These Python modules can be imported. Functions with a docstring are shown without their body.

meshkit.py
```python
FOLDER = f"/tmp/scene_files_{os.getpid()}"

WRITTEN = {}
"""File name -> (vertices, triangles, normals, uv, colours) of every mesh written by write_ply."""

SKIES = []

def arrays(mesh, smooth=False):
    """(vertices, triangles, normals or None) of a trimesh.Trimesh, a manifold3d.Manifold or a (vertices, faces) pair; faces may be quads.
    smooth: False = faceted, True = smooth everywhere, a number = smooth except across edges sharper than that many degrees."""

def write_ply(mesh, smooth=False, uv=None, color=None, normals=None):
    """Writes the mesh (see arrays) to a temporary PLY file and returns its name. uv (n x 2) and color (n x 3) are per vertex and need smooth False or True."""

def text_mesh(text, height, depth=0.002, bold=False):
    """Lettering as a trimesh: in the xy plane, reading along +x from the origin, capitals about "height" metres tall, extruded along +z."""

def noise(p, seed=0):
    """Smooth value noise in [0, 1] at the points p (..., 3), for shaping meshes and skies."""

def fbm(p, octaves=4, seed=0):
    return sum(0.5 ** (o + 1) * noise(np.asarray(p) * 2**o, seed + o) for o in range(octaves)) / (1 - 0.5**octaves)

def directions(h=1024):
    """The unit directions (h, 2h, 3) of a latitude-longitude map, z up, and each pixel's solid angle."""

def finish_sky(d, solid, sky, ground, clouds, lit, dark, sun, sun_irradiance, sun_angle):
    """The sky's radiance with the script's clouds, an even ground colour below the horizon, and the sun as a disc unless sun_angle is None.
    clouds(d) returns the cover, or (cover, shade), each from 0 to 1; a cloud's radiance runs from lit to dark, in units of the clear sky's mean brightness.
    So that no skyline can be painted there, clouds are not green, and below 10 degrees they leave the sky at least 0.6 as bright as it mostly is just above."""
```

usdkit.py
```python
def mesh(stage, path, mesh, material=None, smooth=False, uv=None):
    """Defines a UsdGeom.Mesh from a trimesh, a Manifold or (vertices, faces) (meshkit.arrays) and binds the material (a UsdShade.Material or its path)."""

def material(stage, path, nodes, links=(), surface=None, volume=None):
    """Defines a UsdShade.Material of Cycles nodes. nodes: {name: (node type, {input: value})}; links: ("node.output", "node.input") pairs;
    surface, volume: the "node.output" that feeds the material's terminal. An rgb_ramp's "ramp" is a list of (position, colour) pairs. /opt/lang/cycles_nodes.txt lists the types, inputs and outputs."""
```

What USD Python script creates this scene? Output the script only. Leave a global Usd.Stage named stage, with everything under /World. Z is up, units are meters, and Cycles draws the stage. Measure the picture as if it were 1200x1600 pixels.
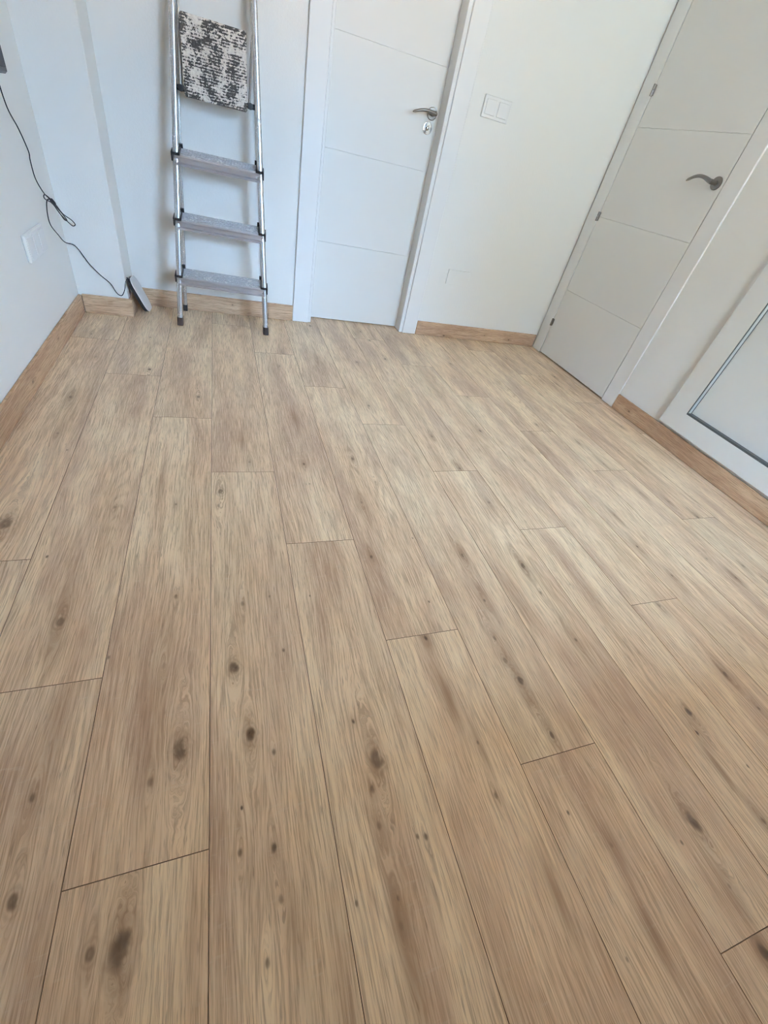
import math, random
import numpy as np, trimesh, manifold3d as m3, usdkit
from shapely import Polygon
from pxr import Usd, UsdGeom, UsdLux, UsdShade, Gf, Sdf, Vt

random.seed(7)
stage = Usd.Stage.CreateInMemory()
UsdGeom.SetStageUpAxis(stage, 'Z')
UsdGeom.SetStageMetersPerUnit(stage, 1.0)
UsdGeom.Xform.Define(stage, '/World')
LOOKS = '/World/Looks'
UsdGeom.Scope.Define(stage, LOOKS)

# ---------------------------------------------------------------- camera
EYE = (0.0, 0.0, 0.8535)
CX = (0.94043178, -0.27817802, 0.19546112)      # the camera's right, up and back axes
CY = (0.04301911, 0.6676584, 0.7432238)
CZ = (-0.33724979, -0.69054272, 0.63985415)
cam = UsdGeom.Camera.Define(stage, '/World/camera')
cam.CreateHorizontalApertureAttr(36.0)
cam.CreateVerticalApertureAttr(48.0)
cam.CreateFocalLengthAttr(36.0 * 661.309 / 1200.0)
cam.CreateClippingRangeAttr(Gf.Vec2f(0.02, 200.0))
cam.CreateExposureAttr(EXPOSURE := 0.0)
cam.AddTransformOp().Set(Gf.Matrix4d(*CX, 0, *CY, 0, *CZ, 0, *EYE, 1))

# ---------------------------------------------------------------- daylight
# a hazy sky over pale sunlit ground; it enters by the tall window behind the camera
GROUND, SKY_LOW, SKY_MID, SKY_HIGH = (1.40, 1.08, 0.74), (0.44, 0.70, 1.0), (1.22, 1.86, 2.72), (1.5, 2.1, 2.8)
usdkit.material(stage, LOOKS + '/sky', {
    'tc': ('texture_coordinate', {}),
    'xyz': ('separate_xyz', {}),
    'up': ('rgb_ramp', {'ramp': [(0.0, GROUND), (0.485, GROUND), (0.515, SKY_LOW), (0.55, SKY_LOW), (0.66, SKY_MID), (1.0, SKY_HIGH)]}),
    'half': ('math', {'math_type': 'multiply_add', 'value2': 0.5, 'value3': 0.5}),
    'bg': ('background_shader', {'strength': 17.3}),
}, [('tc.generated', 'xyz.vector'), ('xyz.z', 'half.value1'), ('half.value', 'up.fac'), ('up.color', 'bg.color')], surface='bg.background')
dome = UsdLux.DomeLight.Define(stage, '/World/sky')
UsdShade.MaterialBindingAPI.Apply(dome.GetPrim()).Bind(UsdShade.Material.Get(stage, LOOKS + '/sky'))
# the sun stands behind the house: it never enters the room, it lights the building across the way
sun = UsdLux.DistantLight.Define(stage, '/World/sun')
sun.CreateAngleAttr(0.53)
sun.CreateIntensityAttr(225.0)
sun.CreateColorAttr(Gf.Vec3f(1.0, 0.93, 0.82))
sun.AddRotateXOp().Set(-50.0)

# ---------------------------------------------------------------- helpers
used = {}


def numbered(parent, name):
    n = used.get((parent, name), 0)
    used[(parent, name)] = n + 1
    return f'{parent}/{name}' + (f'_{n:03d}' if n else '')


def say(prim, label=None, cat=None, kind=None, group=None):
    for k, v in (('label', label), ('category', cat), ('kind', kind), ('group', group)):
        if v:
            prim.SetCustomDataByKey(k, v)
    return prim


def path_of(p):
    return '/World' if p is None else str(p.GetPath())


def thing(name, label, cat, kind=None, group=None):
    return say(UsdGeom.Xform.Define(stage, numbered('/World', name)).GetPrim(), label, cat, kind, group)


def obj(name, mesh, mat, parent=None, label=None, cat=None, kind=None, group=None, smooth=30):
    m = usdkit.mesh(stage, numbered(path_of(parent), name), mesh, LOOKS + '/' + mat, smooth=smooth)
    return say(m.GetPrim(), label, cat, kind, group)


def tm(man):
    k = man.to_mesh()
    return trimesh.Trimesh(k.vert_properties[:, :3], k.tri_verts, process=False)


def box(lo, hi):
    lo, hi = np.minimum(lo, hi), np.maximum(lo, hi)
    return m3.Manifold.cube([float(v) for v in hi - lo]).translate([float(v) for v in lo])


def rbox(lo, hi, r=0.002):
    """A box with its edges chamfered by r."""
    lo, hi = np.minimum(lo, hi).astype(float), np.maximum(lo, hi).astype(float)
    pts = []
    for i in range(3):
        a, b = lo + r, hi - r
        a[i], b[i] = lo[i], hi[i]
        pts += [(x, y, z) for x in (a[0], b[0]) for y in (a[1], b[1]) for z in (a[2], b[2])]
    return m3.Manifold.hull_points(np.array(pts))


def frame_of(d):
    d = np.asarray(d, float) / np.linalg.norm(d)
    s = np.cross(d, [0, 0, 1.0]) if abs(d[2]) < 0.9 else np.cross(d, [0, 1.0, 0])
    s /= np.linalg.norm(s)
    return s, np.cross(s, d), d


def loft(rings, cap=True):
    rings = np.asarray(rings, float)
    n, k = rings.shape[:2]
    f = []
    for i in range(n - 1):
        for j in range(k):
            a, b, c, d = i * k + j, i * k + (j + 1) % k, (i + 1) * k + (j + 1) % k, (i + 1) * k + j
            f += [(a, b, c), (a, c, d)]
    v = rings.reshape(-1, 3)
    if cap:
        v = np.vstack([v, rings[0].mean(0), rings[-1].mean(0)])
        for j in range(k):
            f.append((n * k, (j + 1) % k, j))
            f.append((n * k + 1, (n - 1) * k + j, (n - 1) * k + (j + 1) % k))
    t = trimesh.Trimesh(v, f, process=False)
    if t.volume < 0:
        t.invert()
    return t


def rounded(w, d, r, n=3):
    """A rounded rectangle as a ring of 2-D points."""
    out = []
    for cx, cy, a0 in ((w / 2 - r, d / 2 - r, 0), (-w / 2 + r, d / 2 - r, 90), (-w / 2 + r, -d / 2 + r, 180), (w / 2 - r, -d / 2 + r, 270)):
        for k in range(n + 1):
            a = math.radians(a0 + 90 * k / n)
            out.append((cx + r * math.cos(a), cy + r * math.sin(a)))
    return np.array(out)


def bar(a, b, w, d, r=0.006, n=3):
    """A straight tube of rounded section: w along x, d along y, from a to b (roughly upright)."""
    a, b = np.asarray(a, float), np.asarray(b, float)
    p = rounded(w, d, r, n)
    ring = np.c_[p, np.zeros(len(p))]
    return loft([a + ring, b + ring])


def smooth_path(pts, n=12):
    """A Catmull-Rom curve through the points."""
    p = np.asarray(pts, float)
    p = np.vstack([2 * p[0] - p[1], p, 2 * p[-1] - p[-2]])
    out = []
    for i in range(1, len(p) - 2):
        for t in np.linspace(0, 1, n, endpoint=False):
            out.append(0.5 * (2 * p[i] + (p[i + 1] - p[i - 1]) * t + (2 * p[i - 1] - 5 * p[i] + 4 * p[i + 1] - p[i + 2]) * t * t + (3 * p[i] - p[i - 1] - 3 * p[i + 1] + p[i + 2]) * t ** 3))
    return np.array(out + [p[-2]])


def tube(path, radius, k=8, flat=1.0, up=None):
    path = np.asarray(path, float)
    rad = np.broadcast_to(np.asarray(radius, float), (len(path),))
    t = np.gradient(path, axis=0)
    t /= np.maximum(np.linalg.norm(t, axis=1), 1e-9)[:, None]
    s = np.cross(t[0], up if up is not None else [0.3, 0.5, 0.8])
    rings = []
    for i in range(len(path)):
        s = s - t[i] * (s @ t[i])
        s /= np.linalg.norm(s)
        q = np.cross(t[i], s)
        a = np.linspace(0, 2 * np.pi, k, endpoint=False)
        rings.append(path[i] + rad[i] * (np.cos(a)[:, None] * s + flat * np.sin(a)[:, None] * q))
    return loft(rings)


def disc(centre, axis, r, h, edge=0.002, k=40):
    """A round plate with a softened rim, standing h along axis from centre."""
    s, q, d = frame_of(axis)
    a = np.linspace(0, 2 * np.pi, k, endpoint=False)
    ring = lambda rr, hh: np.asarray(centre) + d * hh + rr * (np.cos(a)[:, None] * s + np.sin(a)[:, None] * q)
    return loft([ring(r, 0), ring(r, h - edge), ring(r - 0.3 * edge, h - 0.3 * edge), ring(r - edge, h)])


cat = trimesh.util.concatenate


# ---------------------------------------------------------------- materials
class Graph:
    """Collects Cycles nodes; scalars are node outputs or plain numbers."""

    def __init__(self):
        self.n, self.l = {}, []

    def add(self, kind, **inp):
        name = f'n{len(self.n)}'
        vals = {}
        for k, v in inp.items():
            if isinstance(v, str) and '.' in v:
                self.l.append((v, f'{name}.{k}'))
            else:
                vals[k] = v
        self.n[name] = (kind, vals)
        return name

    def m(self, op, a, b=None, c=None, clamp=False):
        kw = {'math_type': op, 'value1': a}
        if b is not None:
            kw['value2'] = b
        if c is not None:
            kw['value3'] = c
        if clamp:
            kw['use_clamp'] = True
        return self.add('math', **kw) + '.value'

    def vec(self, x, y, z=0.0):
        return self.add('combine_xyz', x=x, y=y, z=z) + '.vector'

    def noise(self, v, detail=2.0, rough=0.5, dist=0.0):
        return self.add('noise_texture', vector=v, scale=1.0, detail=detail, roughness=rough, distortion=dist) + '.fac'

    def rng(self, x, a, b, c=0.0, d=1.0, kind='linear'):
        return self.add('map_range', value=x, from_min=a, from_max=b, to_min=c, to_max=d, clamp=True, range_type=kind) + '.result'

    def mix(self, f, a, b, mode='mix'):
        return self.add('mix', mix_type=mode, fac=f, color1=a, color2=b) + '.color'

    def ramp(self, f, stops):
        return self.add('rgb_ramp', fac=f, ramp=stops) + '.color'

    def done(self, name, **bsdf):
        s = self.add('principled_bsdf', **bsdf)
        usdkit.material(stage, LOOKS + '/' + name, self.n, self.l, surface=s + '.BSDF')
        return name


def plain(name, color, rough=0.5, metal=0.0, bump=None, spec=0.5, ior=1.5):
    g = Graph()
    kw = dict(base_color=color, roughness=rough, metallic=metal, specular_ior_level=spec, ior=ior)
    if bump:
        scale, dist = bump
        pos = g.add('geometry') + '.position'
        v = g.add('vector_math', math_type='scale', vector1=pos, scale=scale) + '.vector'
        kw['normal'] = g.add('bump', height=g.noise(v, 3.0, 0.6), strength=1.0, distance=dist) + '.normal'
    return g.done(name, **kw)


OAK_DARK, OAK_MID, OAK_LIGHT = (0.56, 0.375, 0.23), (0.79, 0.575, 0.385), (0.90, 0.71, 0.49)
KNOT = (0.105, 0.058, 0.030)
BEVEL = (0.24, 0.15, 0.09)


def wood(name, axis, centre, seed, knots=(), tint=(1, 1, 1), rough=0.42, bevel=True, fibre=1.0):
    """Knotty oak décor. axis: 'xy' means u across = x and v along = y. knots: (u, v, radius mm, darkness, halo mm, halo strength)."""
    g = Graph()
    geo = g.add('geometry')
    sep = g.add('separate_xyz', vector=geo + '.position')
    u = g.m('subtract', f'{sep}.{axis[0]}', centre)
    v = f'{sep}.{axis[1]}'
    # slow waver of the grain
    wav = g.noise(g.vec(g.m('multiply', u, 5.0), g.m('multiply_add', v, 2.3, seed), seed * 1.7), 2.0)
    U = g.m('multiply_add', wav, 0.034, u)
    core = halo = ring = None
    wob = g.noise(g.vec(g.m('multiply', u, 55.0), g.m('multiply', v, 40.0), seed), 2.0)
    for (ku, kv, r, dark, hl, hs) in knots:
        du, dv = g.m('subtract', u, ku), g.m('subtract', v, kv)
        if r > 0:
            a = 1.08 * r / 1000.0
            e = 0.62
            du = g.m('multiply_add', wob, 1.1 * a, g.m('subtract', du, 0.55 * a))
            r2 = g.m('multiply_add', du, du, g.m('multiply', g.m('multiply', dv, e * e), dv))
            far = g.m('multiply_add', du, du, g.m('multiply', g.m('multiply', dv, 0.03), dv))
            flow = g.m('divide', 2.2 * a * a, g.m('add', far, 0.9 * a * a))
            U = g.m('multiply_add', g.m('multiply', du, flow), -1.0, U) if r >= 4 else U
            c = g.m('multiply', g.m('exponent', g.m('multiply', g.m('power', g.m('multiply', r2, 1.0 / (0.62 * a * a)), 1.8), -1.0)), dark)
            core = c if core is None else g.m('maximum', core, c)
            if r >= 6:
                rr = g.m('multiply_add', g.m('sqrt', r2), 7.0 / a, g.m('multiply', wob, 9.0))
                q = g.m('multiply', g.m('multiply_add', g.m('sine', rr), 0.5, 0.5), g.m('exponent', g.m('multiply', r2, -0.45 / (a * a))))
                ring = q if ring is None else g.m('maximum', ring, q)
        if hs > 0.15:
            w = 0.010 + 0.00008 * hl
            q = g.m('multiply_add', g.m('multiply', du, 1 / w ** 2), du, g.m('multiply', g.m('multiply', dv, 1 / (hl / 1000.0) ** 2), dv))
            h = g.m('multiply', g.m('exponent', g.m('multiply', q, -1.0)), 1.5 * hs)
            halo = h if halo is None else g.m('maximum', halo, h)
    s2 = seed * 3.1
    broad = g.noise(g.vec(g.m('multiply', U, 13.0), g.m('multiply', v, 1.1), s2), 3.0, 0.55)
    mid = g.noise(g.vec(g.m('multiply', U, 62.0), g.m('multiply', v, 1.5), s2 + 5), 3.0, 0.6)
    fine = g.noise(g.vec(g.m('multiply', U, 400.0), g.m('multiply', v, 13.0), s2 + 9), 3.0, 0.62)
    pores = g.noise(g.vec(g.m('multiply', U, 520.0), g.m('multiply', v, 34.0), s2 + 13), 1.0)
    field = g.noise(g.vec(g.m('multiply', U, 11.0), g.m('multiply', v, 0.75), s2 + 21), 1.0)
    arcs = g.m('power', g.m('multiply_add', g.m('sine', g.m('multiply', field, 150.0)), 0.5, 0.5), 4.0)
    arcs = g.m('multiply', arcs, g.rng(g.noise(g.vec(g.m('multiply', U, 9.0), g.m('multiply', v, 1.3), s2 + 55), 1.0), 0.40, 0.60))
    flecks = g.noise(g.vec(g.m('multiply', U, 30.0), g.m('multiply', v, 140.0), s2 + 33), 2.0, 0.5)
    tone = g.m('multiply_add', mid, 0.42, g.m('multiply_add', broad, 0.95, -0.185))
    col = g.ramp(tone, [(0.22, OAK_DARK), (0.42, OAK_MID), (0.62, OAK_LIGHT)])
    # warm pink and green-brown drifts
    drift = g.noise(g.vec(g.m('multiply', U, 11.0), g.m('multiply', v, 1.9), s2 + 40), 2.0)
    col = g.mix(g.rng(drift, 0.47, 0.70, 0.0, 0.85), col, (0.52, 0.345, 0.235))
    col = g.mix(g.rng(drift, 0.46, 0.30, 0.0, 0.35), col, (0.55, 0.43, 0.27))
    col = g.mix(g.m('multiply', arcs, 0.50), col, OAK_DARK)
    col = g.mix(g.rng(fine, 0.54, 0.36, 0.0, 0.58 * fibre), col, (0.34, 0.215, 0.13))
    col = g.mix(g.rng(fine, 0.54, 0.70, 0.0, 0.46 * fibre), col, (0.86, 0.72, 0.54))
    col = g.mix(g.rng(pores, 0.36, 0.22, 0.0, 0.50 * fibre), col, (0.2, 0.13, 0.085))
    col = g.mix(g.rng(flecks, 0.63, 0.76, 0.0, 0.22), col, (0.72, 0.61, 0.47))
    if halo is not None:
        hz = g.m('multiply', halo, g.rng(mid, 0.30, 0.68, 1.0, 0.35), clamp=True)
        col = g.mix(hz, col, (0.30, 0.175, 0.095))
    if ring is not None:
        col = g.mix(g.m('multiply', ring, 0.5), col, (0.21, 0.13, 0.075))
    if core is not None:
        kk = g.m('multiply', core, g.rng(wob, 0.3, 0.7, 1.25, 0.55), clamp=True)
        col = g.mix(kk, col, KNOT)
    col = g.mix(1.0, col, tint, 'multiply')
    if bevel:
        nz = g.add('separate_xyz', vector=geo + '.true_normal') + '.z'
        col = g.mix(g.m('less_than', nz, 0.9), col, BEVEL)
    hgt = g.m('multiply_add', pores, 0.5, fine)
    nrm = g.add('bump', height=hgt, strength=0.35, distance=0.0006) + '.normal'
    return g.done(name, base_color=col, roughness=g.rng(fine, 0.3, 0.7, rough + 0.08, rough - 0.06), specular_ior_level=0.5, normal=nrm)


plain('wall_paint', (0.86, 0.86, 0.835), 0.75, bump=(120.0, 0.0005))
plain('taupe_paint', (0.12, 0.10, 0.085), 0.9)
plain('facade', (0.60, 0.68, 0.66), 0.9)
plain('ceiling_paint', (0.85, 0.85, 0.84), 0.9)
plain('door_lacquer', (0.80, 0.795, 0.77), 0.5)
plain('trim_lacquer', (0.84, 0.84, 0.83), 0.5)
plain('white_pvc', (0.78, 0.775, 0.735), 0.5)
plain('white_plastic', (0.83, 0.83, 0.82), 0.35)
plain('grey_gasket', (0.10, 0.105, 0.10), 0.6)
plain('grey_bead', (0.50, 0.51, 0.50), 0.45)
plain('brushed_steel', (0.27, 0.25, 0.23), 0.36, 1.0)
plain('polished_steel', (0.72, 0.71, 0.69), 0.12, 1.0)
plain('black_plastic', (0.018, 0.018, 0.02), 0.45)
plain('dark_grey_plastic', (0.075, 0.068, 0.070), 0.4)
plain('brown_rubber', (0.045, 0.028, 0.024), 0.7)
plain('black_cable', (0.016, 0.020, 0.028), 0.5)
plain('subfloor', (0.11, 0.075, 0.05), 0.9)
plain('concrete', (0.13, 0.12, 0.11), 0.9)


def aluminium(name, base, dirty, strong=1.0, metal=1.0):
    """Worn aluminium with dabs of dried white paint."""
    g = Graph()
    pos = g.add('geometry') + '.position'
    sc = lambda s: g.add('vector_math', math_type='scale', vector1=pos, scale=s) + '.vector'
    a, b = g.noise(sc(85.0), 4.0, 0.65), g.noise(sc(30.0), 3.0, 0.6)
    paint = g.rng(g.m('multiply_add', b, 0.5, g.m('multiply', a, 0.5)), 0.62 - dirty, 0.68 - dirty, 0.0, strong)
    scuff = g.rng(g.noise(sc(240.0), 2.0), 0.35, 0.65, 0.82, 1.05)
    col = g.mix(paint, g.mix(1.0, base, g.add('combine_xyz', x=scuff, y=scuff, z=scuff) + '.vector', 'multiply'), (0.70, 0.69, 0.66))
    nrm = g.add('bump', height=paint, strength=0.6, distance=0.0012) + '.normal'
    return g.done(name, base_color=col, metallic=g.rng(paint, 0, 1, metal, 0.0), roughness=g.rng(paint, 0, 1, 0.30, 0.6), normal=nrm)


aluminium('aluminium', (0.72, 0.72, 0.73), 0.02)
plain('aluminium_front', (0.46, 0.46, 0.49), 0.38, 0.8)
aluminium('aluminium_tread', (0.62, 0.64, 0.68), 0.07, 0.6, 0.45)


RIB0, RIB = 0.864, 0.0086


def splattered(name):
    g = Graph()
    pos = g.add('geometry') + '.position'
    sc = lambda s: g.add('vector_math', math_type='scale', vector1=pos, scale=s) + '.vector'
    z = g.add('separate_xyz', vector=pos) + '.z'
    rib = g.m('sine', g.m('multiply_add', z, 2 * math.pi / RIB, -2 * math.pi * RIB0 / RIB + math.pi / 2))
    a = g.noise(sc(95.0), 4.0, 0.65)
    b = g.noise(sc(230.0), 3.0, 0.6)
    c = g.noise(sc(28.0), 2.0, 0.5)
    f = g.m('multiply_add', c, 0.60, g.m('multiply_add', a, 0.60, g.m('multiply', b, 0.35)))
    f = g.m('multiply_add', rib, 0.045, f)
    paint = g.rng(f, 0.752, 0.795)
    dark = g.ramp(b, [(0.3, (0.028, 0.025, 0.022)), (0.7, (0.12, 0.108, 0.10))])
    light = g.ramp(a, [(0.3, (0.62, 0.55, 0.49)), (0.65, (0.88, 0.82, 0.75))])
    col = g.mix(paint, dark, light)
    nrm = g.add('bump', height=paint, strength=0.8, distance=0.0015) + '.normal'
    return g.done(name, base_color=col, roughness=0.6, normal=nrm)


splattered('paint_splattered_grey')

# ---------------------------------------------------------------- the room
X0, X1 = -0.623, 2.086          # faces of the left and right walls
Y0, Y1 = -0.60, 2.604           # faces of the wall behind the camera and of the back wall
ZC = 2.50
BB = 0.082                      # height of the skirting
TH = 0.25

D1 = dict(x0=0.469, x1=1.066, y=2.680, top=2.045)     # opening of the door in the back wall
D2 = dict(y0=1.812, y1=2.500, top=2.045)              # opening of the door in the right wall

back = box((X0 - TH, Y1, 0), (X1 + TH, Y1 + TH, ZC)) - box((D1['x0'], Y1 - 1, -1), (D1['x1'], Y1 + 0.17, D1['top']))
obj('wall_back', tm(back), 'wall_paint', label='white back wall behind the aluminium stepladder and the left door', cat='wall', kind='structure', smooth=False)
right = box((X1, Y0 - TH, 0), (X1 + TH, Y1, ZC)) - box((X1 - 1, D2['y0'], -1), (X1 + 0.15, D2['y1'], D2['top'])) - box((X1 - 1, 0.36, 0.094), (X1 + 0.05, 1.419, 2.12))
obj('wall_right', tm(right), 'wall_paint', label='white side wall holding the hinged door and the framed door panel', cat='wall', kind='structure', smooth=False)
obj('wall_left', tm(box((X0 - TH, Y0 - TH, 0), (X0, Y1, ZC))), 'wall_paint', label='white side wall where the black cable hangs beside the pillar', cat='wall', kind='structure', smooth=False)
WX0, WX1, WZ0, WZ1 = 0.80, 1.80, 0.78, 2.25
front = box((X0, Y0 - TH, 0), (X1, Y0, ZC)) - box((WX0, Y0 - 1, WZ0), (WX1, Y0 + 1, WZ1))
obj('wall_front', tm(front), 'taupe_paint', label='taupe wall with the window opening behind the viewer', cat='wall', kind='structure', smooth=False)
obj('ceiling', tm(box((X0 - TH, Y0 - TH, ZC), (X1 + TH, Y1 + TH, ZC + 0.2))), 'ceiling_paint', label='plain white ceiling above the room', cat='ceiling', kind='structure', smooth=False)
obj('pillar', tm(rbox((X0 - 0.01, 2.409, 0), (-0.421, Y1 + 0.01, ZC), 0.003)), 'wall_paint', label='white square pillar boxed into the corner beside the stepladder', cat='pillar', kind='structure', smooth=False)

win = thing('window_1', 'white window frame in the wall behind the viewer', 'window', 'structure')
f = 0.06
for lo, hi in (((WX0, WZ0), (WX1, WZ0 + f)), ((WX0, WZ1 - f), (WX1, WZ1)), ((WX0, WZ0 + f), (WX0 + f, WZ1 - f)), ((WX1 - f, WZ0 + f), (WX1, WZ1 - f))):
    obj('frame', tm(rbox((lo[0], Y0 - 0.12, lo[1]), (hi[0], Y0 - 0.06, hi[1]), 0.004)), 'white_pvc', win)
TY = Y0 - TH
obj('terrace_roof', tm(box((X0 - 1.5, TY - 1.5, 2.45), (X1 + 1.5, TY, 2.62))), 'concrete', label='concrete terrace roof outside the window behind the viewer', cat='roof', kind='structure', smooth=False)
obj('terrace_floor', tm(box((X0 - 1.5, TY - 1.45, -0.20), (X1 + 1.5, TY, -0.06))), 'concrete', label='concrete terrace floor outside the window behind the viewer', cat='floor', kind='structure', smooth=False)
obj('terrace_wall', tm(box((X0 - 1.5, TY - 1.45, -0.06), (X1 + 1.5, TY - 1.33, 0.40))), 'concrete', label='low concrete terrace wall outside the window behind the viewer', cat='wall', kind='structure', smooth=False)

obj('building', tm(rbox((-12.0, -16.0, -3.0), (2.1, -9.5, 5.5), 0.02)), 'facade', label='sunlit cream building across from the window behind the viewer', cat='building', kind='structure', smooth=False)

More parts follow.
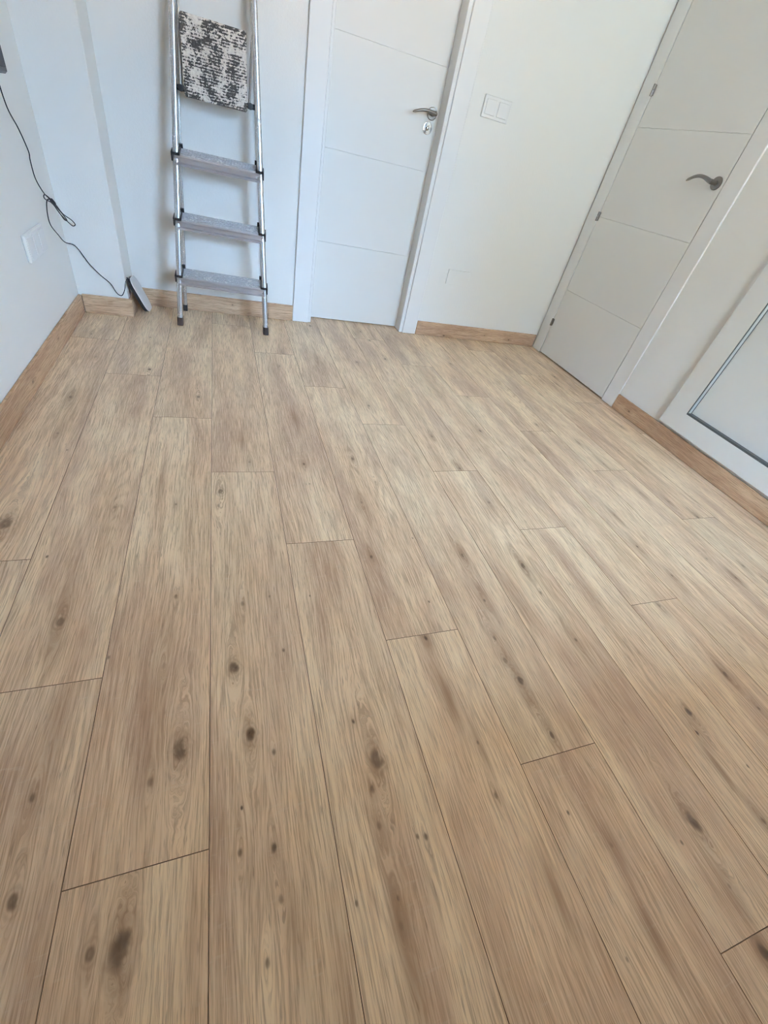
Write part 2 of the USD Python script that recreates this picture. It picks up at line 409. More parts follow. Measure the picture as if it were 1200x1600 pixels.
# ---------------------------------------------------------------- floor of oak laminate planks
PX, PW, PL = -0.4355, 0.19, 0.19 * 6.763
JOINT = {0: 4.30, 1: 2.60, 2: 0.937, 3: 5.99, 4: 4.268, 5: 2.53, 6: 0.89, 7: 5.95, 8: 4.23, 9: 2.48, 10: 0.78, 11: 5.9, 12: 4.21, 13: 2.48, 14: 0.8}
KNOTS = {
    (0, 0): [(np.float64(0.021),np.float64(1.58),6,0.6,60,0.5),(np.float64(0.033),np.float64(1.347),4,0.5,50,0.4),(np.float64(0.076),np.float64(1.256),2.5,0.8,10,0.1),(np.float64(0.014),np.float64(0.942),14,0.7,60,0.5),(np.float64(0.041),np.float64(1.922),5,0.4,20,0.3)],
    (1, -1): [(np.float64(0.039),np.float64(0.183),7,0.8,30,0.3),(np.float64(0.03),np.float64(0.308),5,0.6,40,0.4),(np.float64(0.04),np.float64(0.42),0,0,120,0.45),(np.float64(0.041),np.float64(0.334),0,0,60,0.3)],
    (1, 0): [(np.float64(0.03),np.float64(1.409),2.5,0.6,10,0.1),(np.float64(0.047),np.float64(0.989),4,0.4,90,0.35),(np.float64(0.001),np.float64(1.699),3,0.4,60,0.3),(np.float64(-0.002),np.float64(0.634),8,0.6,120,0.6),(np.float64(-0.066),np.float64(0.822),3.5,0.8,8,0.1)],
    (1, 1): [(np.float64(0.049),np.float64(1.835),7,0.7,20,0.2),(np.float64(0.023),np.float64(2.167),4,0.7,15,0.2)],
    (2, -1): [(np.float64(-0.013),np.float64(0.096),15,0.95,60,0.7)],
    (2, 0): [(np.float64(0.004),np.float64(0.992),3,0.7,25,0.3),(np.float64(0.022),np.float64(0.67),4.5,0.85,30,0.3),(np.float64(0.047),np.float64(0.335),13,0.9,40,0.4),(np.float64(-0.091),np.float64(0.536),3,0.7,8,0.1),(np.float64(0.009),np.float64(0.5),5,0.3,20,0.2),(np.float64(0.004),np.float64(0.292),5,0.6,20,0.3),(np.float64(0.01),np.float64(0.559),0,0,120,0.3),(np.float64(0.003),np.float64(0.424),0,0,150,0.3)],
    (2, 1): [(np.float64(0.047),np.float64(1.622),7,0.7,15,0.2),(np.float64(0.022),np.float64(1.945),3,0.4,30,0.3)],
    (3, -1): [(np.float64(-0.069),np.float64(1.043),9,0.7,25,0.3),(np.float64(-0.075),np.float64(0.98),5,0.5,15,0.2),(np.float64(-0.026),np.float64(0.63),5,0.6,40,0.4),(np.float64(-0.051),np.float64(0.473),10,0.85,25,0.4),(np.float64(-0.026),np.float64(0.334),9,0.9,45,0.5),(np.float64(0.036),np.float64(0.642),3,0.6,20,0.2),(np.float64(0.052),np.float64(0.495),3.5,0.7,15,0.2),(np.float64(0.013),np.float64(0.295),4,0.8,12,0.2),(np.float64(-0.046),np.float64(0.221),2.5,0.9,8,0.1),(np.float64(-0.051),np.float64(0.162),4,0.9,14,0.1),(np.float64(-0.001),np.float64(0.155),5,0.8,20,0.3),(np.float64(0.004),np.float64(0.092),4,0.6,10,0.2),(np.float64(-0.021),np.float64(0.032),4,0.7,10,0.2),(np.float64(0.019),np.float64(0.063),0,0,60,0.4)],
    (3, 0): [(np.float64(0.003),np.float64(1.313),0,0,70,0.55),(np.float64(0.021),np.float64(1.192),4,0.5,40,0.5)],
    (4, -1): [(np.float64(-0.059),np.float64(0.631),2.5,0.8,8,0.1),(np.float64(-0.023),np.float64(0.318),3.5,0.8,15,0.3),(np.float64(0.003),np.float64(0.242),12,0.8,55,0.5),(np.float64(-0.016),np.float64(0.197),5,0.8,30,0.4),(np.float64(-0.019),np.float64(0.142),5,0.6,40,0.4),(np.float64(0.041),np.float64(0.112),3,0.8,6,0.1),(np.float64(0.055),np.float64(0.108),4,0.8,12,0.2),(np.float64(-0.079),np.float64(0.058),3,0.8,8,0.1),(np.float64(-0.019),np.float64(0.017),4,0.5,60,0.7),(np.float64(-0.021),np.float64(-0.026),0,0,60,0.6),(np.float64(-0.015),np.float64(0.047),3,0.7,8,0.1),(np.float64(0.009),np.float64(0.686),0,0,60,0.3)],
    (4, 0): [(np.float64(0.008),np.float64(1.956),3,0.7,25,0.3),(np.float64(0.019),np.float64(1.476),0,0,80,0.6),(np.float64(0.007),np.float64(1.18),5,0.8,30,0.4),(np.float64(0.01),np.float64(1.071),2.5,0.7,10,0.1)],
    (5, -1): [(np.float64(0.003),np.float64(0.471),5,0.9,50,0.6),(np.float64(0.0),np.float64(0.324),0,0,80,0.65),(np.float64(0.026),np.float64(0.226),3,0.9,60,0.4),(np.float64(0.051),np.float64(-0.017),0,0,70,0.65),(np.float64(0.018),np.float64(0.133),4,0.7,25,0.3)],
    (5, 0): [(np.float64(-0.004),np.float64(1.209),7,0.6,30,0.5),(np.float64(-0.031),np.float64(0.971),5,0.5,90,0.65),(np.float64(-0.061),np.float64(0.74),5,0.7,45,0.6),(np.float64(0.086),np.float64(0.8),3,0.8,10,0.1),(np.float64(0.045),np.float64(1.074),4,0.4,15,0.2),(np.float64(0.051),np.float64(0.571),3,0.8,10,0.1)],
    (5, 1): [(np.float64(0.014),np.float64(2.079),3,0.5,120,0.5)],
    (6, -1): [(np.float64(-0.045),np.float64(0.075),3,1,6,0.1),(np.float64(0.007),np.float64(0.012),3,0.4,50,0.45),(np.float64(-0.007),np.float64(-0.106),0,0,45,0.7),(np.float64(-0.069),np.float64(-0.114),2.5,0.6,10,0.1)],
    (6, 0): [(np.float64(0.028),np.float64(0.716),6,0.7,80,0.55),(np.float64(-0.0),np.float64(0.328),8,0.95,90,0.7),(np.float64(0.019),np.float64(0.553),4,0.7,70,0.5),(np.float64(-0.009),np.float64(0.441),5,0.7,30,0.4),(np.float64(-0.011),np.float64(0.38),7,0.5,30,0.5),(np.float64(0.026),np.float64(0.716),4,0.6,40,0.4),(np.float64(0.006),np.float64(0.204),6,0.9,80,0.6)],
    (6, 1): [(np.float64(-0.028),np.float64(1.61),6,0.6,60,0.5),(np.float64(0.032),np.float64(2.071),6,0.6,20,0.3)],
    (7, -2): [(np.float64(-0.016),np.float64(-0.175),9,0.95,50,0.7)],
    (7, -1): [(np.float64(0.049),np.float64(0.946),5,0.6,60,0.5),(np.float64(0.017),np.float64(0.653),9,0.9,60,0.7),(np.float64(0.016),np.float64(0.554),4,0.7,20,0.3),(np.float64(0.026),np.float64(0.399),4,0.9,110,0.65),(np.float64(0.015),np.float64(-0.0),12,0.85,70,0.6),(np.float64(-0.039),np.float64(-0.021),3,0.7,10,0.1),(np.float64(0.001),np.float64(-0.095),3,0.5,60,0.6)],
    (7, 0): [(np.float64(0.019),np.float64(2.144),7,0.8,40,0.5),(np.float64(-0.004),np.float64(2.398),7,0.5,15,0.3),(np.float64(-0.085),np.float64(1.762),2.5,0.6,10,0.1),(np.float64(-0.005),np.float64(1.369),5,0.6,60,0.6),(np.float64(0.023),np.float64(1.146),5,0.5,60,0.7),(np.float64(0.034),np.float64(1.285),0,0,80,0.4)],
    (8, -1): [(np.float64(-0.059),np.float64(0.569),3,0.5,20,0.2),(np.float64(0.007),np.float64(0.176),8,0.9,40,0.6),(np.float64(-0.013),np.float64(0.132),4,0.9,60,0.6),(np.float64(0.051),np.float64(0.047),3,0.8,8,0.1),(np.float64(-0.025),np.float64(0.067),0,0,60,0.6),(np.float64(-0.016),np.float64(-0.039),5,0.6,60,0.7)],
    (8, 0): [(np.float64(0.064),np.float64(1.424),6,0.7,50,0.5),(np.float64(0.001),np.float64(1.733),3,0.6,20,0.3)],
    (9, -1): [(np.float64(0.005),np.float64(0.457),5,0.7,60,0.6),(np.float64(0.022),np.float64(0.233),7,0.9,50,0.8),(np.float64(0.03),np.float64(0.141),4,0.9,40,0.6)],
    (9, 0): [(np.float64(-0.038),np.float64(1.748),4,0.5,60,0.4),(np.float64(-0.026),np.float64(1.195),4,0.5,50,0.4)],
    (9, 1): [(np.float64(0.061),np.float64(2.232),3,0.6,30,0.3)],
    (10, 0): [(np.float64(-0.094),np.float64(1.256),4,0.5,60,0.6),(np.float64(-0.025),np.float64(0.846),3,0.5,80,0.6),(np.float64(-0.058),np.float64(0.687),4,0.9,70,0.8),(np.float64(-0.029),np.float64(0.554),4,0.9,40,0.8)],
    (10, 1): [(np.float64(0.06),np.float64(1.926),4,0.5,60,0.4)],
    (11, -1): [(np.float64(0.004),np.float64(0.603),4,0.6,20,0.3),(np.float64(0.042),np.float64(0.511),4,0.6,50,0.8),(np.float64(0.029),np.float64(0.967),3,0.5,60,0.5)],
    (11, 0): [(np.float64(0.0),np.float64(1.169),3,0.6,90,0.7),(np.float64(-0.013),np.float64(1.332),4,0.5,50,0.6),(np.float64(0.038),np.float64(1.654),0,0,60,0.35)],
    (11, 1): [(np.float64(0.037),np.float64(2.504),3,0.5,40,0.4)],
    (12, 0): [(np.float64(0.001),np.float64(0.807),6,0.7,40,0.5)],
    (13, 1): [(np.float64(-0.07),np.float64(1.983),4,0.5,50,0.5)],
}
floor = thing('floor', 'light knotty oak laminate floor of staggered long planks', 'floor', 'structure')
obj('subfloor', tm(box((X0 - TH, Y0 - TH, -0.05), (X1 + TH, Y1 + TH, -0.0085))), 'subfloor', floor, smooth=False)


def plank_mesh(x0, x1, y0, y1, c=0.0006, gap=0.00015):
    x0, x1, y0, y1 = x0 + gap, x1 - gap, y0 + gap, y1 - gap
    q = lambda a, b, cc, d, z: [(a, cc, z), (b, cc, z), (b, d, z), (a, d, z)]
    v = q(x0, x1, y0, y1, -0.008) + q(x0, x1, y0, y1, -c) + q(x0 + c, x1 - c, y0 + c, y1 - c, 0.0)
    f = [(0, 3, 2), (0, 2, 1), (8, 9, 10), (8, 10, 11)]
    for k in (0, 4):
        for j in range(4):
            a, b = k + j, k + (j + 1) % 4
            f += [(a, b, b + 4), (a, b + 4, a + 4)]
    return trimesh.Trimesh(v, f, process=False)


rnd = random.Random(11)
for c in range(15):
    xa, xb = PX + (c - 1) * PW, min(PX + c * PW, X1 + 0.1)
    for k in range(-3, 4):
        ya = JOINT[c] * PW + k * PL
        yb = ya + PL
        ya, yb = max(ya, Y0 - 0.05), min(yb, 2.74)
        if yb - ya < 0.03:
            continue
        t = rnd.uniform(0.965, 1.0)
        warm = rnd.uniform(-0.012, 0.012)
        kn = list(KNOTS.get((c, k), ()))
        if len(kn) < 2:
            kn += [(rnd.uniform(-0.07, 0.07), rnd.uniform(ya, yb), rnd.uniform(3, 7), 0.6, rnd.uniform(30, 80), 0.45) for _ in range(2)]
        kn += [(rnd.uniform(-0.08, 0.08), rnd.uniform(ya, yb), 0, 0, rnd.uniform(60, 150), rnd.uniform(0.2, 0.4)) for _ in range(2)]
        name = wood(f'oak_{c}_{k + 3}', 'xy', PX + (c - 0.5) * PW, rnd.uniform(2, 60), kn, (t * (1 + warm), t, t * (1 - warm)))
        obj('plank', plank_mesh(xa, xb, ya, yb), name, floor, smooth=False)

# ---------------------------------------------------------------- skirting boards of the same oak
SK = 0.013
wood('oak_skirt_back', 'zx', 0.04, 5.3, [(-0.030, 1.36, 5, 0.9, 60, 0.5), (0.0, 1.66, 3, 0.7, 20, 0.3), (-0.012, 1.86, 5, 0.8, 30, 0.5), (0.01, 0.05, 3, 0.7, 15, 0.3)], (0.80, 0.72, 0.68), bevel=False)
wood('oak_skirt_side', 'zy', 0.04, 9.1, [(0.0, 1.60, 5, 0.8, 25, 0.5), (0.01, 1.95, 4, 0.6, 20, 0.3)], (0.72, 0.61, 0.54), bevel=False)


def skirt(parent, lo, hi, mat):
    obj('board', tm(rbox(lo, hi, 0.003)), mat, parent, smooth=False)


E = 0.0004
b = thing('baseboard_back', 'oak skirting boards along the foot of the back wall', 'baseboard', 'structure')
skirt(b, (-0.408 + E, Y1 - SK, E), (0.377 - E, Y1 - E, BB), 'oak_skirt_back')
skirt(b, (1.154 + E, Y1 - SK, E), (2.073, Y1 - E, BB), 'oak_skirt_back')
b = thing('baseboard_left', 'oak skirting board along the foot of the left wall up to the pillar', 'baseboard', 'structure')
skirt(b, (X0 + E, Y0 + E, E), (X0 + SK, 2.396 - E, BB), 'oak_skirt_side')
b = thing('baseboard_pillar', 'short oak skirting boards wrapping the foot of the corner pillar', 'baseboard', 'structure')
skirt(b, (X0 + SK + E, 2.396, E), (-0.408, 2.409 - E, BB), 'oak_skirt_back')
skirt(b, (-0.421 + E, 2.409, E), (-0.408, Y1 - SK - E, BB), 'oak_skirt_side')
b = thing('baseboard_right', 'oak skirting board under the framed door panel on the right wall', 'baseboard', 'structure')
skirt(b, (X1 - SK, Y0 + E, E), (X1 - E, 1.721 - E, BB), 'oak_skirt_side')


# ---------------------------------------------------------------- doors
def grooved_leaf(along, a0, a1, y0, y1, z0, z1, zs, depth=0.0022, wd=0.0040):
    """A door leaf with V grooves cut into its face; along = 'x' (faces -y) or 'y' (faces -x)."""
    m = rbox((a0, y0, z0), (a1, y1, z1), 0.0015)
    for z in zs:
        m = m - m3.Manifold.hull_points(np.array([(x, y0 + dy, z + dz) for x in (a0 - 0.01, a1 + 0.01) for dy, dz in ((-0.001, -wd / 2), (-0.001, wd / 2), (depth, -0.0008), (depth, 0.0008))]))
    m = tm(m)
    if along == 'y':
        m.vertices = m.vertices[:, [1, 0, 2]]
        m.invert()
    return m


def lever(along, centre, out, reach, droop=0.012, lift=0.0):
    """The rose and the wavy lever of a door handle. out: unit vector off the door; reach: along the leaf (signed)."""
    c, o = np.array(centre, float), np.array(out, float)
    w = np.array([1.0, 0, 0]) if along == 'x' else np.array([0, 1.0, 0])
    rose = disc(c, o, 0.0245, 0.009, 0.003)
    neck = tube([c + o * 0.005, c + o * 0.024, c + o * 0.044], [0.0105, 0.0095, 0.0095], 16)
    s = np.sign(reach)
    L = abs(reach)
    pts = [c + o * 0.046 + w * s * t * L + np.array([0, 0, lift * math.sin(math.pi * t) - droop * t ** 2]) + o * (0.006 * math.sin(math.pi * t)) for t in np.linspace(-0.06, 1, 14)]
    rad = np.interp(np.linspace(0, 1, 14), [0, 0.08, 0.3, 0.75, 0.95, 1], [0.0095, 0.0125, 0.0100, 0.0078, 0.0068, 0.003])
    return rose, cat([neck, tube(pts, rad, 16, 0.72, up=[0, 0, 1.0])])


G = (0.407, 0.800, 1.190)
dr = thing('door_1', 'white grooved door set back in the back wall beside the stepladder', 'door', 'structure')
yf = Y1 - SK                                    # face of the architrave
obj('leaf', grooved_leaf('x', 0.484, 1.046, 2.680, 2.720, 0.006, 2.03, G), 'door_lacquer', dr, smooth=False)
jx0, jx1 = D1['x0'], D1['x1']
for lo, hi in (((jx0 + E, Y1 - 0.006, E), (0.484, Y1 + 0.16, 2.044)), ((1.045, Y1 - 0.006, E), (jx1 - E, Y1 + 0.16, 2.044))):
    obj('jamb', tm(rbox(lo, hi, 0.002)), 'trim_lacquer', dr, smooth=False)
obj('lintel', tm(rbox((0.485, Y1 - 0.006, 2.032), (1.044, Y1 + 0.16, 2.044), 0.001)), 'trim_lacquer', dr, smooth=False)
for lo, hi in (((0.377, yf, E), (jx0, Y1 - E, 2.13)), ((jx1, yf, E), (1.154, Y1 - E, 2.13)), ((jx0 + E, yf, 2.046), (jx1 - E, Y1 - E, 2.13))):
    obj('architrave', tm(rbox(lo, hi, 0.0025)), 'trim_lacquer', dr, smooth=False)
rose, arm = lever('x', (1.008, 2.680, 1.023), (0, -1, 0), -0.115, droop=0.014, lift=0.006)
h = obj('lever_handle', arm, 'brushed_steel', dr)
obj('rose', rose, 'brushed_steel', h)
k = obj('lock_rose', disc((0.998, 2.680, 0.968), (0, -1, 0), 0.025, 0.007, 0.003), 'polished_steel', dr)
obj('thumb_turn', cat([disc((0.998, 2.674, 0.968), (0, -1, 0), 0.008, 0.012, 0.002, 20), tm(rbox((0.995, 2.655, 0.957), (1.001, 2.664, 0.979), 0.002))]), 'polished_steel', k)

dr = thing('door_2', 'white grooved hinged door in the right wall next to the room corner', 'door', 'structure')
xf = X1 - SK + 0.001
leaf2 = grooved_leaf('y', 1.815, 2.497, xf + 0.001, xf + 0.041, 0.009, 2.03, G)
obj('leaf', leaf2, 'door_lacquer', dr, smooth=False)
for lo, hi in (((X1 + 0.001, D2['y0'] + E, E), (X1 + 0.14, D2['y0'] + 0.0022, 2.044)), ((X1 + 0.001, D2['y1'] - 0.0022, E), (X1 + 0.14, D2['y1'] - E, 2.044))):
    obj('jamb', tm(box(lo, hi)), 'trim_lacquer', dr, smooth=False)
for lo, hi in (((xf, 1.721, E), (X1 - E, D2['y0'], 2.13)), ((xf, D2['y1'], E), (X1 - E, 2.5885, 2.13)), ((xf, D2['y0'] + E, 2.046), (X1 - E, D2['y1'] - E, 2.13))):
    obj('architrave', tm(rbox(lo, hi, 0.0025)), 'trim_lacquer', dr, smooth=False)
for z in (0.206, 0.800, 1.330, 1.850):
    hg = [tube([(xf - 0.006, 2.494, z + a), (xf - 0.006, 2.494, z + b)], 0.0065, 14) for a, b in ((-0.022, -0.001), (0.001, 0.022))]
    obj('hinge', cat(hg + [tm(box((xf - 0.003, 2.486, z - 0.020), (xf + 0.0008, 2.499, z + 0.020)))]), 'brushed_steel', dr)
rose, arm = lever('y', (xf + 0.001, 1.850, 1.023), (-1, 0, 0), 0.125, droop=0.010, lift=0.014)
h = obj('lever_handle', arm, 'brushed_steel', dr)
obj('rose', rose, 'brushed_steel', h)

# the framed white panel: a glazed-door frame with a solid infill, standing on the skirting
dr = thing('door_3', 'white framed door panel with grey gasket above the skirting of the right wall', 'door', 'structure')
px, fy1, fy0, fz0, fz1 = 2.069, 1.419, 0.36, 0.094, 2.12
fw, fb = 0.106, 0.092
obj('frame', tm(rbox((px, fy0 + E, fz0 + E), (X1 + 0.045, fy1 - E, fz1 - E), 0.003) - box((px - 1, fy0 + fw, fz0 + fb), (X1 + 1, fy1 - fw, fz1 - fb))), 'white_pvc', dr, smooth=False)
i0, i1, j0, j1 = fy0 + fw + E, fy1 - fw - E, fz0 + fb + E, fz1 - fb - E
obj('panel', tm(box((px + 0.030, i0, j0), (px + 0.045, i1, j1))), 'white_pvc', dr, smooth=False)


def lining(d, x_front, x_back, bottom=None):
    """A square ring d wide round the opening of the frame."""
    return tm(box((x_front, i0, j0), (x_back, i1, j1)) - box((x_front - 1, i0 + d, j0 + (d if bottom is None else bottom)), (x_back + 1, i1 - d, j1 - d)))


obj('gasket', cat([lining(0.0025, px + 0.001, px + 0.006), lining(0.0025, px + 0.022, px + 0.030), tm(box((px + 0.004, i0 + 0.003, j0), (px + 0.030, i1 - 0.003, j0 + 0.007)))]), 'grey_gasket', dr, smooth=False)
obj('bead', lining(0.0035, px + 0.0063, px + 0.0217), 'grey_bead', dr, smooth=False)

# ---------------------------------------------------------------- switch and socket plates
t = thing('light_switch', 'white double light switch on the back wall between the two doors', 'light switch')
obj('plate', tm(rbox((1.228, Y1 - 0.010, 1.060), (1.378, Y1, 1.142), 0.003)), 'white_plastic', t, smooth=False)
for x in (1.241, 1.309):
    obj('rocker', tm(rbox((x, Y1 - 0.0135, 1.073), (x + 0.056, Y1 - 0.0095, 1.129), 0.0015)), 'white_plastic', t, smooth=False)
t = thing('socket_plate', 'white blank socket plate low on the back wall below the light switch', 'socket')
obj('plate', tm(rbox((1.278, Y1 - 0.007, 0.312), (1.426, Y1, 0.392), 0.001)), 'wall_paint', t, smooth=False)
t = thing('socket_plate', 'white triple socket plate on the left wall beneath the bundled cable', 'socket')
obj('plate', tm(rbox((X0, 1.916, 0.318), (X0 + 0.012, 2.128, 0.402), 0.004)), 'white_plastic', t, smooth=False)
for k in range(3):
    obj('insert', tm(rbox((X0 + 0.011, 1.926 + 0.066 * k, 0.328), (X0 + 0.014, 1.986 + 0.066 * k, 0.392), 0.001)), 'white_plastic', t, smooth=False)

# ---------------------------------------------------------------- stepladder
lad = thing('stepladder', 'aluminium stepladder folded against the back wall with a paint-splattered platform', 'stepladder')
TOP = 1.34
rail = {-1: lambda z: np.array([-0.202 + 0.067 * z, 2.366 + 0.148 * z, z]), 1: lambda z: np.array([0.207 - 0.041 * z, 2.345 + 0.148 * z, z])}
rear = {-1: lambda z: np.array([-0.188 + 0.060 * z, 2.578, z]), 1: lambda z: np.array([0.228 - 0.052 * z, 2.578, z])}
for s in (-1, 1):
    st = obj('stile', bar(rail[s](0.03), rail[s](TOP), 0.023, 0.034, 0.008), 'aluminium', lad)
    obj('rubber_foot', bar(rail[s](0.0005), rail[s](0.036), 0.027, 0.038, 0.008), 'brown_rubber', st)
    lg = obj('rear_leg', bar(rear[s](0.02), rear[s](TOP - 0.14), 0.017, 0.020, 0.005), 'aluminium', lad)
    obj('rubber_foot', bar(rear[s](0.0005), rear[s](0.030), 0.021, 0.024, 0.005), 'black_plastic', lg)
TILT = math.radians(11.5)                         # folded, the treads tip forward
tip = lambda o, u: (o * math.cos(TILT) + u * math.sin(TILT), u * math.cos(TILT) - o * math.sin(TILT))
for zt in (0.219, 0.442, 0.669):
    a, b = rail[-1](zt), rail[1](zt)
    d = (b - a) / np.linalg.norm(b - a)
    n = np.array([d[1], -d[0], 0.0])
    n /= np.linalg.norm(n)                      # towards the viewer
    # section of the hollow tread: (out, up)
    sec = [(0.0200, -0.0005), (0.0180, -0.009), (-0.060, -0.009), (-0.062, -0.028), (-0.066, -0.028), (-0.068, 0.0), (-0.064, 0.002), (-0.040, 0.0022)]
    nose = [(0.0205, 0.0), (0.0245, -0.005), (0.0225, -0.012), (0.0225, -0.024), (0.0300, -0.028), (0.0305, -0.035), (0.0270, -0.036), (0.0190, -0.034), (0.0186, -0.006)]
    lo_, hi_ = a - d * 0.004, b + d * 0.004

    def profile(section):
        poly = trimesh.creation.extrude_polygon(Polygon([tip(*q) for q in section]), 1.0, engine='earcut')
        v = poly.vertices
        t = trimesh.Trimesh(lo_ + (hi_ - lo_) * v[:, 2:3] + n * v[:, 0:1] + np.array([0, 0, 1.0]) * v[:, 1:2], poly.faces, process=False)
        if t.volume < 0:
            t.invert()
        return t

    tr = profile(sec)
    # anti-slip ribs along the top
    ribs = []
    for o in (-0.050, -0.034, -0.018, -0.002):
        o_, u_ = tip(o, 0.0015)
        q = [p + n * o_ + np.array([0, 0, u_]) for p in (lo_ + d * 0.022, hi_ - d * 0.022)]
        ribs.append(tube(q, 0.0022, 6))
    td = obj('tread', cat([tr] + ribs), 'aluminium_tread', lad, smooth=False)
    obj('nosing', profile(nose), 'aluminium_front', td, smooth=False)
    for s, p in ((-1, a), (1, b)):
        def at(o0, o1, x0, x1, z0, z1):
            pts = [p + n * tip(o, z)[0] + d * x * s + np.array([0, 0, tip(o, z)[1]]) for o in (o0, o1) for x in (x0, x1) for z in (z0, z1)]
            return tm(m3.Manifold.hull_points(np.array(pts)))
        cap = [at(0.020, 0.0255, -0.014, 0.016, -0.002, 0.006), at(-0.03, 0.0262, 0.0122, 0.0165, -0.024, 0.006), at(-0.045, 0.024, -0.017, -0.0125, -0.002, 0.010), at(-0.072, -0.060, -0.022, -0.008, -0.010, 0.016)]
        obj('end_bracket', cat(cap), 'black_plastic', td, smooth=False)
# the platform, folded up between the stiles
pz0, pz1, px0, px1 = 0.850, 1.082, -0.106, 0.130
slope = lambda z: 2.353 + 0.148 * z - 0.004
P = lambda x, o, z: (x, slope(z) - 0.05 * (x - 0.012) + o, z)
plate = []
body = m3.Manifold.hull_points(np.array([P(x, o, z) for x, z in ((px0, pz0 + 0.006), (px0 + 0.006, pz0), (px1 - 0.006, pz0), (px1, pz0 + 0.006), (px1, pz1 - 0.006), (px1 - 0.006, pz1), (px0 + 0.006, pz1), (px0, pz1 - 0.006)) for o in (0.0, 0.022)]))
plate.append(tm(body))
for k in range(24):
    z = RIB0 + k * RIB
    plate.append(tm(m3.Manifold.hull_points(np.array([P(x, o, z + dz) for x in (px0 + 0.014, px1 - 0.014) for o, dz in ((0.002, -0.0026), (0.002, 0.0026), (-0.0018, -0.0012), (-0.0018, 0.0012))]))))
pf = obj('platform', cat(plate), 'paint_splattered_grey', lad, label='ribbed dark platform covered in white paint splatters', smooth=False)
for s, x in ((-1, px0), (1, px1)):
    z = 0.872
    r0 = rail[s](z)
    obj('pivot', cat([tube([P(x - s * 0.004, 0.011, z), r0 - np.array([s * 0.010, 0, 0])], 0.009, 14), disc(P(x + s * 0.012, 0.002, z), (0, -1, 0), 0.011, 0.010, 0.002, 18)]), 'black_plastic', pf)
    arm_ = [P(x + s * 0.010, 0.018, 0.872), rear[s](1.12) - np.array([s * 0.012, 0.012, 0])]
    obj('strut', tube(arm_, 0.0055, 8), 'aluminium', pf)
# the hoop that joins the stiles at the top
q = [rail[-1](TOP - 0.01), rail[-1](TOP + 0.05) + [0.02, 0, 0], (rail[-1](TOP + 0.075) + rail[1](TOP + 0.075)) / 2, rail[1](TOP + 0.05) - [0.02, 0, 0], rail[1](TOP - 0.01)]
obj('hand_rail', tube(smooth_path(q, 8), 0.011, 12), 'aluminium', lad)

# ---------------------------------------------------------------- antenna, cable and television
A0, A1, B0, B1 = (np.array(v) for v in ((-0.356, 2.466, 0.002), (-0.4065, 2.3905, 0.168), (-0.350, 2.572, 0.002), (-0.398, 2.485, 0.172)))
nn = np.cross(B0 - A0, A1 - A0)
nn /= np.linalg.norm(nn)
if nn[2] < 0:
    nn = -nn
ant = thing('antenna', 'flat white rounded antenna panel leaning against the foot of the pillar', 'antenna')
pr = rounded(1.0, 1.0, 0.28, 8) + 0.5
ring = np.array([A0 * (1 - s) * (1 - t) + B0 * s * (1 - t) + A1 * (1 - s) * t + B1 * s * t for s, t in pr])
obj('front_panel', loft([ring + nn * 0.0035, ring + nn * 0.0062, (ring - ring.mean(0)) * 0.985 + ring.mean(0) + nn * 0.0072]), 'white_plastic', ant)
obj('back_shell', loft([(ring - ring.mean(0)) * 0.96 + ring.mean(0) - nn * 0.012, (ring - ring.mean(0)) * 0.99 + ring.mean(0) + nn * 0.0034]), 'black_plastic', ant, label='black back shell')
plug_at = A1 * 0.93 + B1 * 0.07
obj('plug', tube([plug_at - nn * 0.001 - (A1 - A0) * 0.05, plug_at + (A1 - A0) * 0.012, plug_at + (A1 - A0) * 0.06], [0.0035, 0.004, 0.003], 10), 'black_plastic', ant)

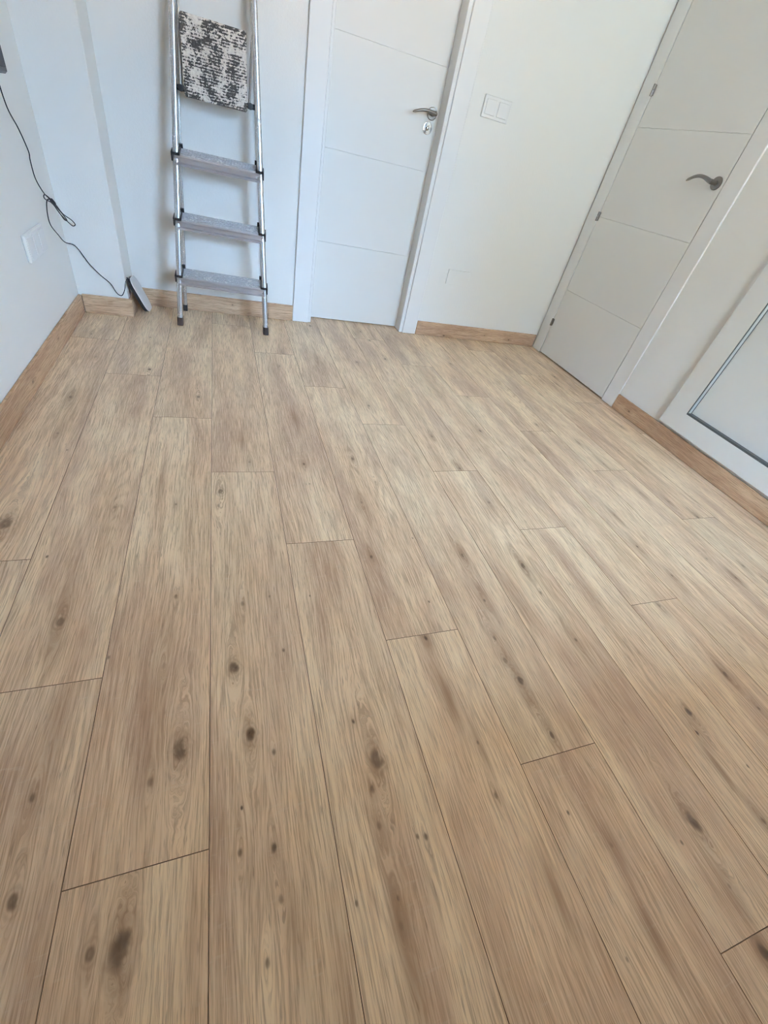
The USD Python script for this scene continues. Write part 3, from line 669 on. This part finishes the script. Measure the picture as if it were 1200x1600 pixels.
W = X0 + 0.008
cable = [(W + .02, 2.055, .806), (W + .008, 2.072, .783), (W, 2.112, .715), (W, 2.166, .662), (W, 2.207, .602), (W, 2.200, .577), (W, 2.203, .527), (W + .006, 2.228, .485), (W + .012, 2.258, .462), (W + .016, 2.275, .449)]
low = [(W + .016, 2.250, .462), (W + .008, 2.238, .455), (W + .004, 2.222, .419), (W, 2.238, .378), (W, 2.302, .333), (W + .004, 2.352, .298), (-.595, 2.398, .282), (-.578, 2.400, .264), (-.551, 2.400, .215), (-.517, 2.400, .174), (-.482, 2.398, .142), (-.466, 2.392, .112), (-.455, 2.387, .101), (-.441, 2.386, .100), (-.426, 2.386, .126), (-.418, 2.388, .156), tuple(plug_at + (A1 - A0) * 0.05)]
bundle = [(W + .016, 2.250, .462), (W + .020, 2.262, .446), (W + .024, 2.302, .410), (W + .034, 2.345, .376), (W + .042, 2.372, .358), (W + .050, 2.380, .363), (W + .044, 2.365, .380), (W + .030, 2.318, .407), (W + .022, 2.275, .446), (W + .010, 2.238, .474), (W + .006, 2.224, .472), (W + .008, 2.228, .462), (W + .018, 2.262, .446), (W + .026, 2.306, .404), (W + .030, 2.322, .386), (W + .036, 2.330, .384), (W + .032, 2.312, .404), (W + .018, 2.268, .448)]
R_ = 0.0018
cb = thing('cable', 'thin black cable hanging on the left wall and tied in a small bundle', 'cable')
obj('lead', cat([tube(smooth_path(cable, 8), R_, 8), tube(smooth_path(low, 8), R_, 8)]), 'black_cable', cb)
obj('bundle', tube(smooth_path(bundle, 8), R_, 8), 'black_cable', cb)
obj('tie', tube([(W + .017, 2.262, .458), (W + .019, 2.270, .449), (W + .021, 2.276, .443)], [0.006, 0.0075, 0.006], 10), 'black_cable', cb)
tv = thing('television', 'dark grey flat television on the left wall, one lower corner showing', 'television')
obj('body', tm(rbox((X0 + 0.020, 1.05, 0.797), (X0 + 0.052, 2.055, 1.38), 0.006)), 'dark_grey_plastic', tv, smooth=False)
obj('wall_bracket', tm(rbox((X0 + 0.0006, 1.45, 0.95), (X0 + 0.021, 1.75, 1.2), 0.003)), 'black_plastic', tv, smooth=False)
obj('screen', tm(rbox((X0 + 0.0515, 1.06, 0.812), (X0 + 0.0535, 2.045, 1.37), 0.0008)), 'black_plastic', tv, smooth=False)
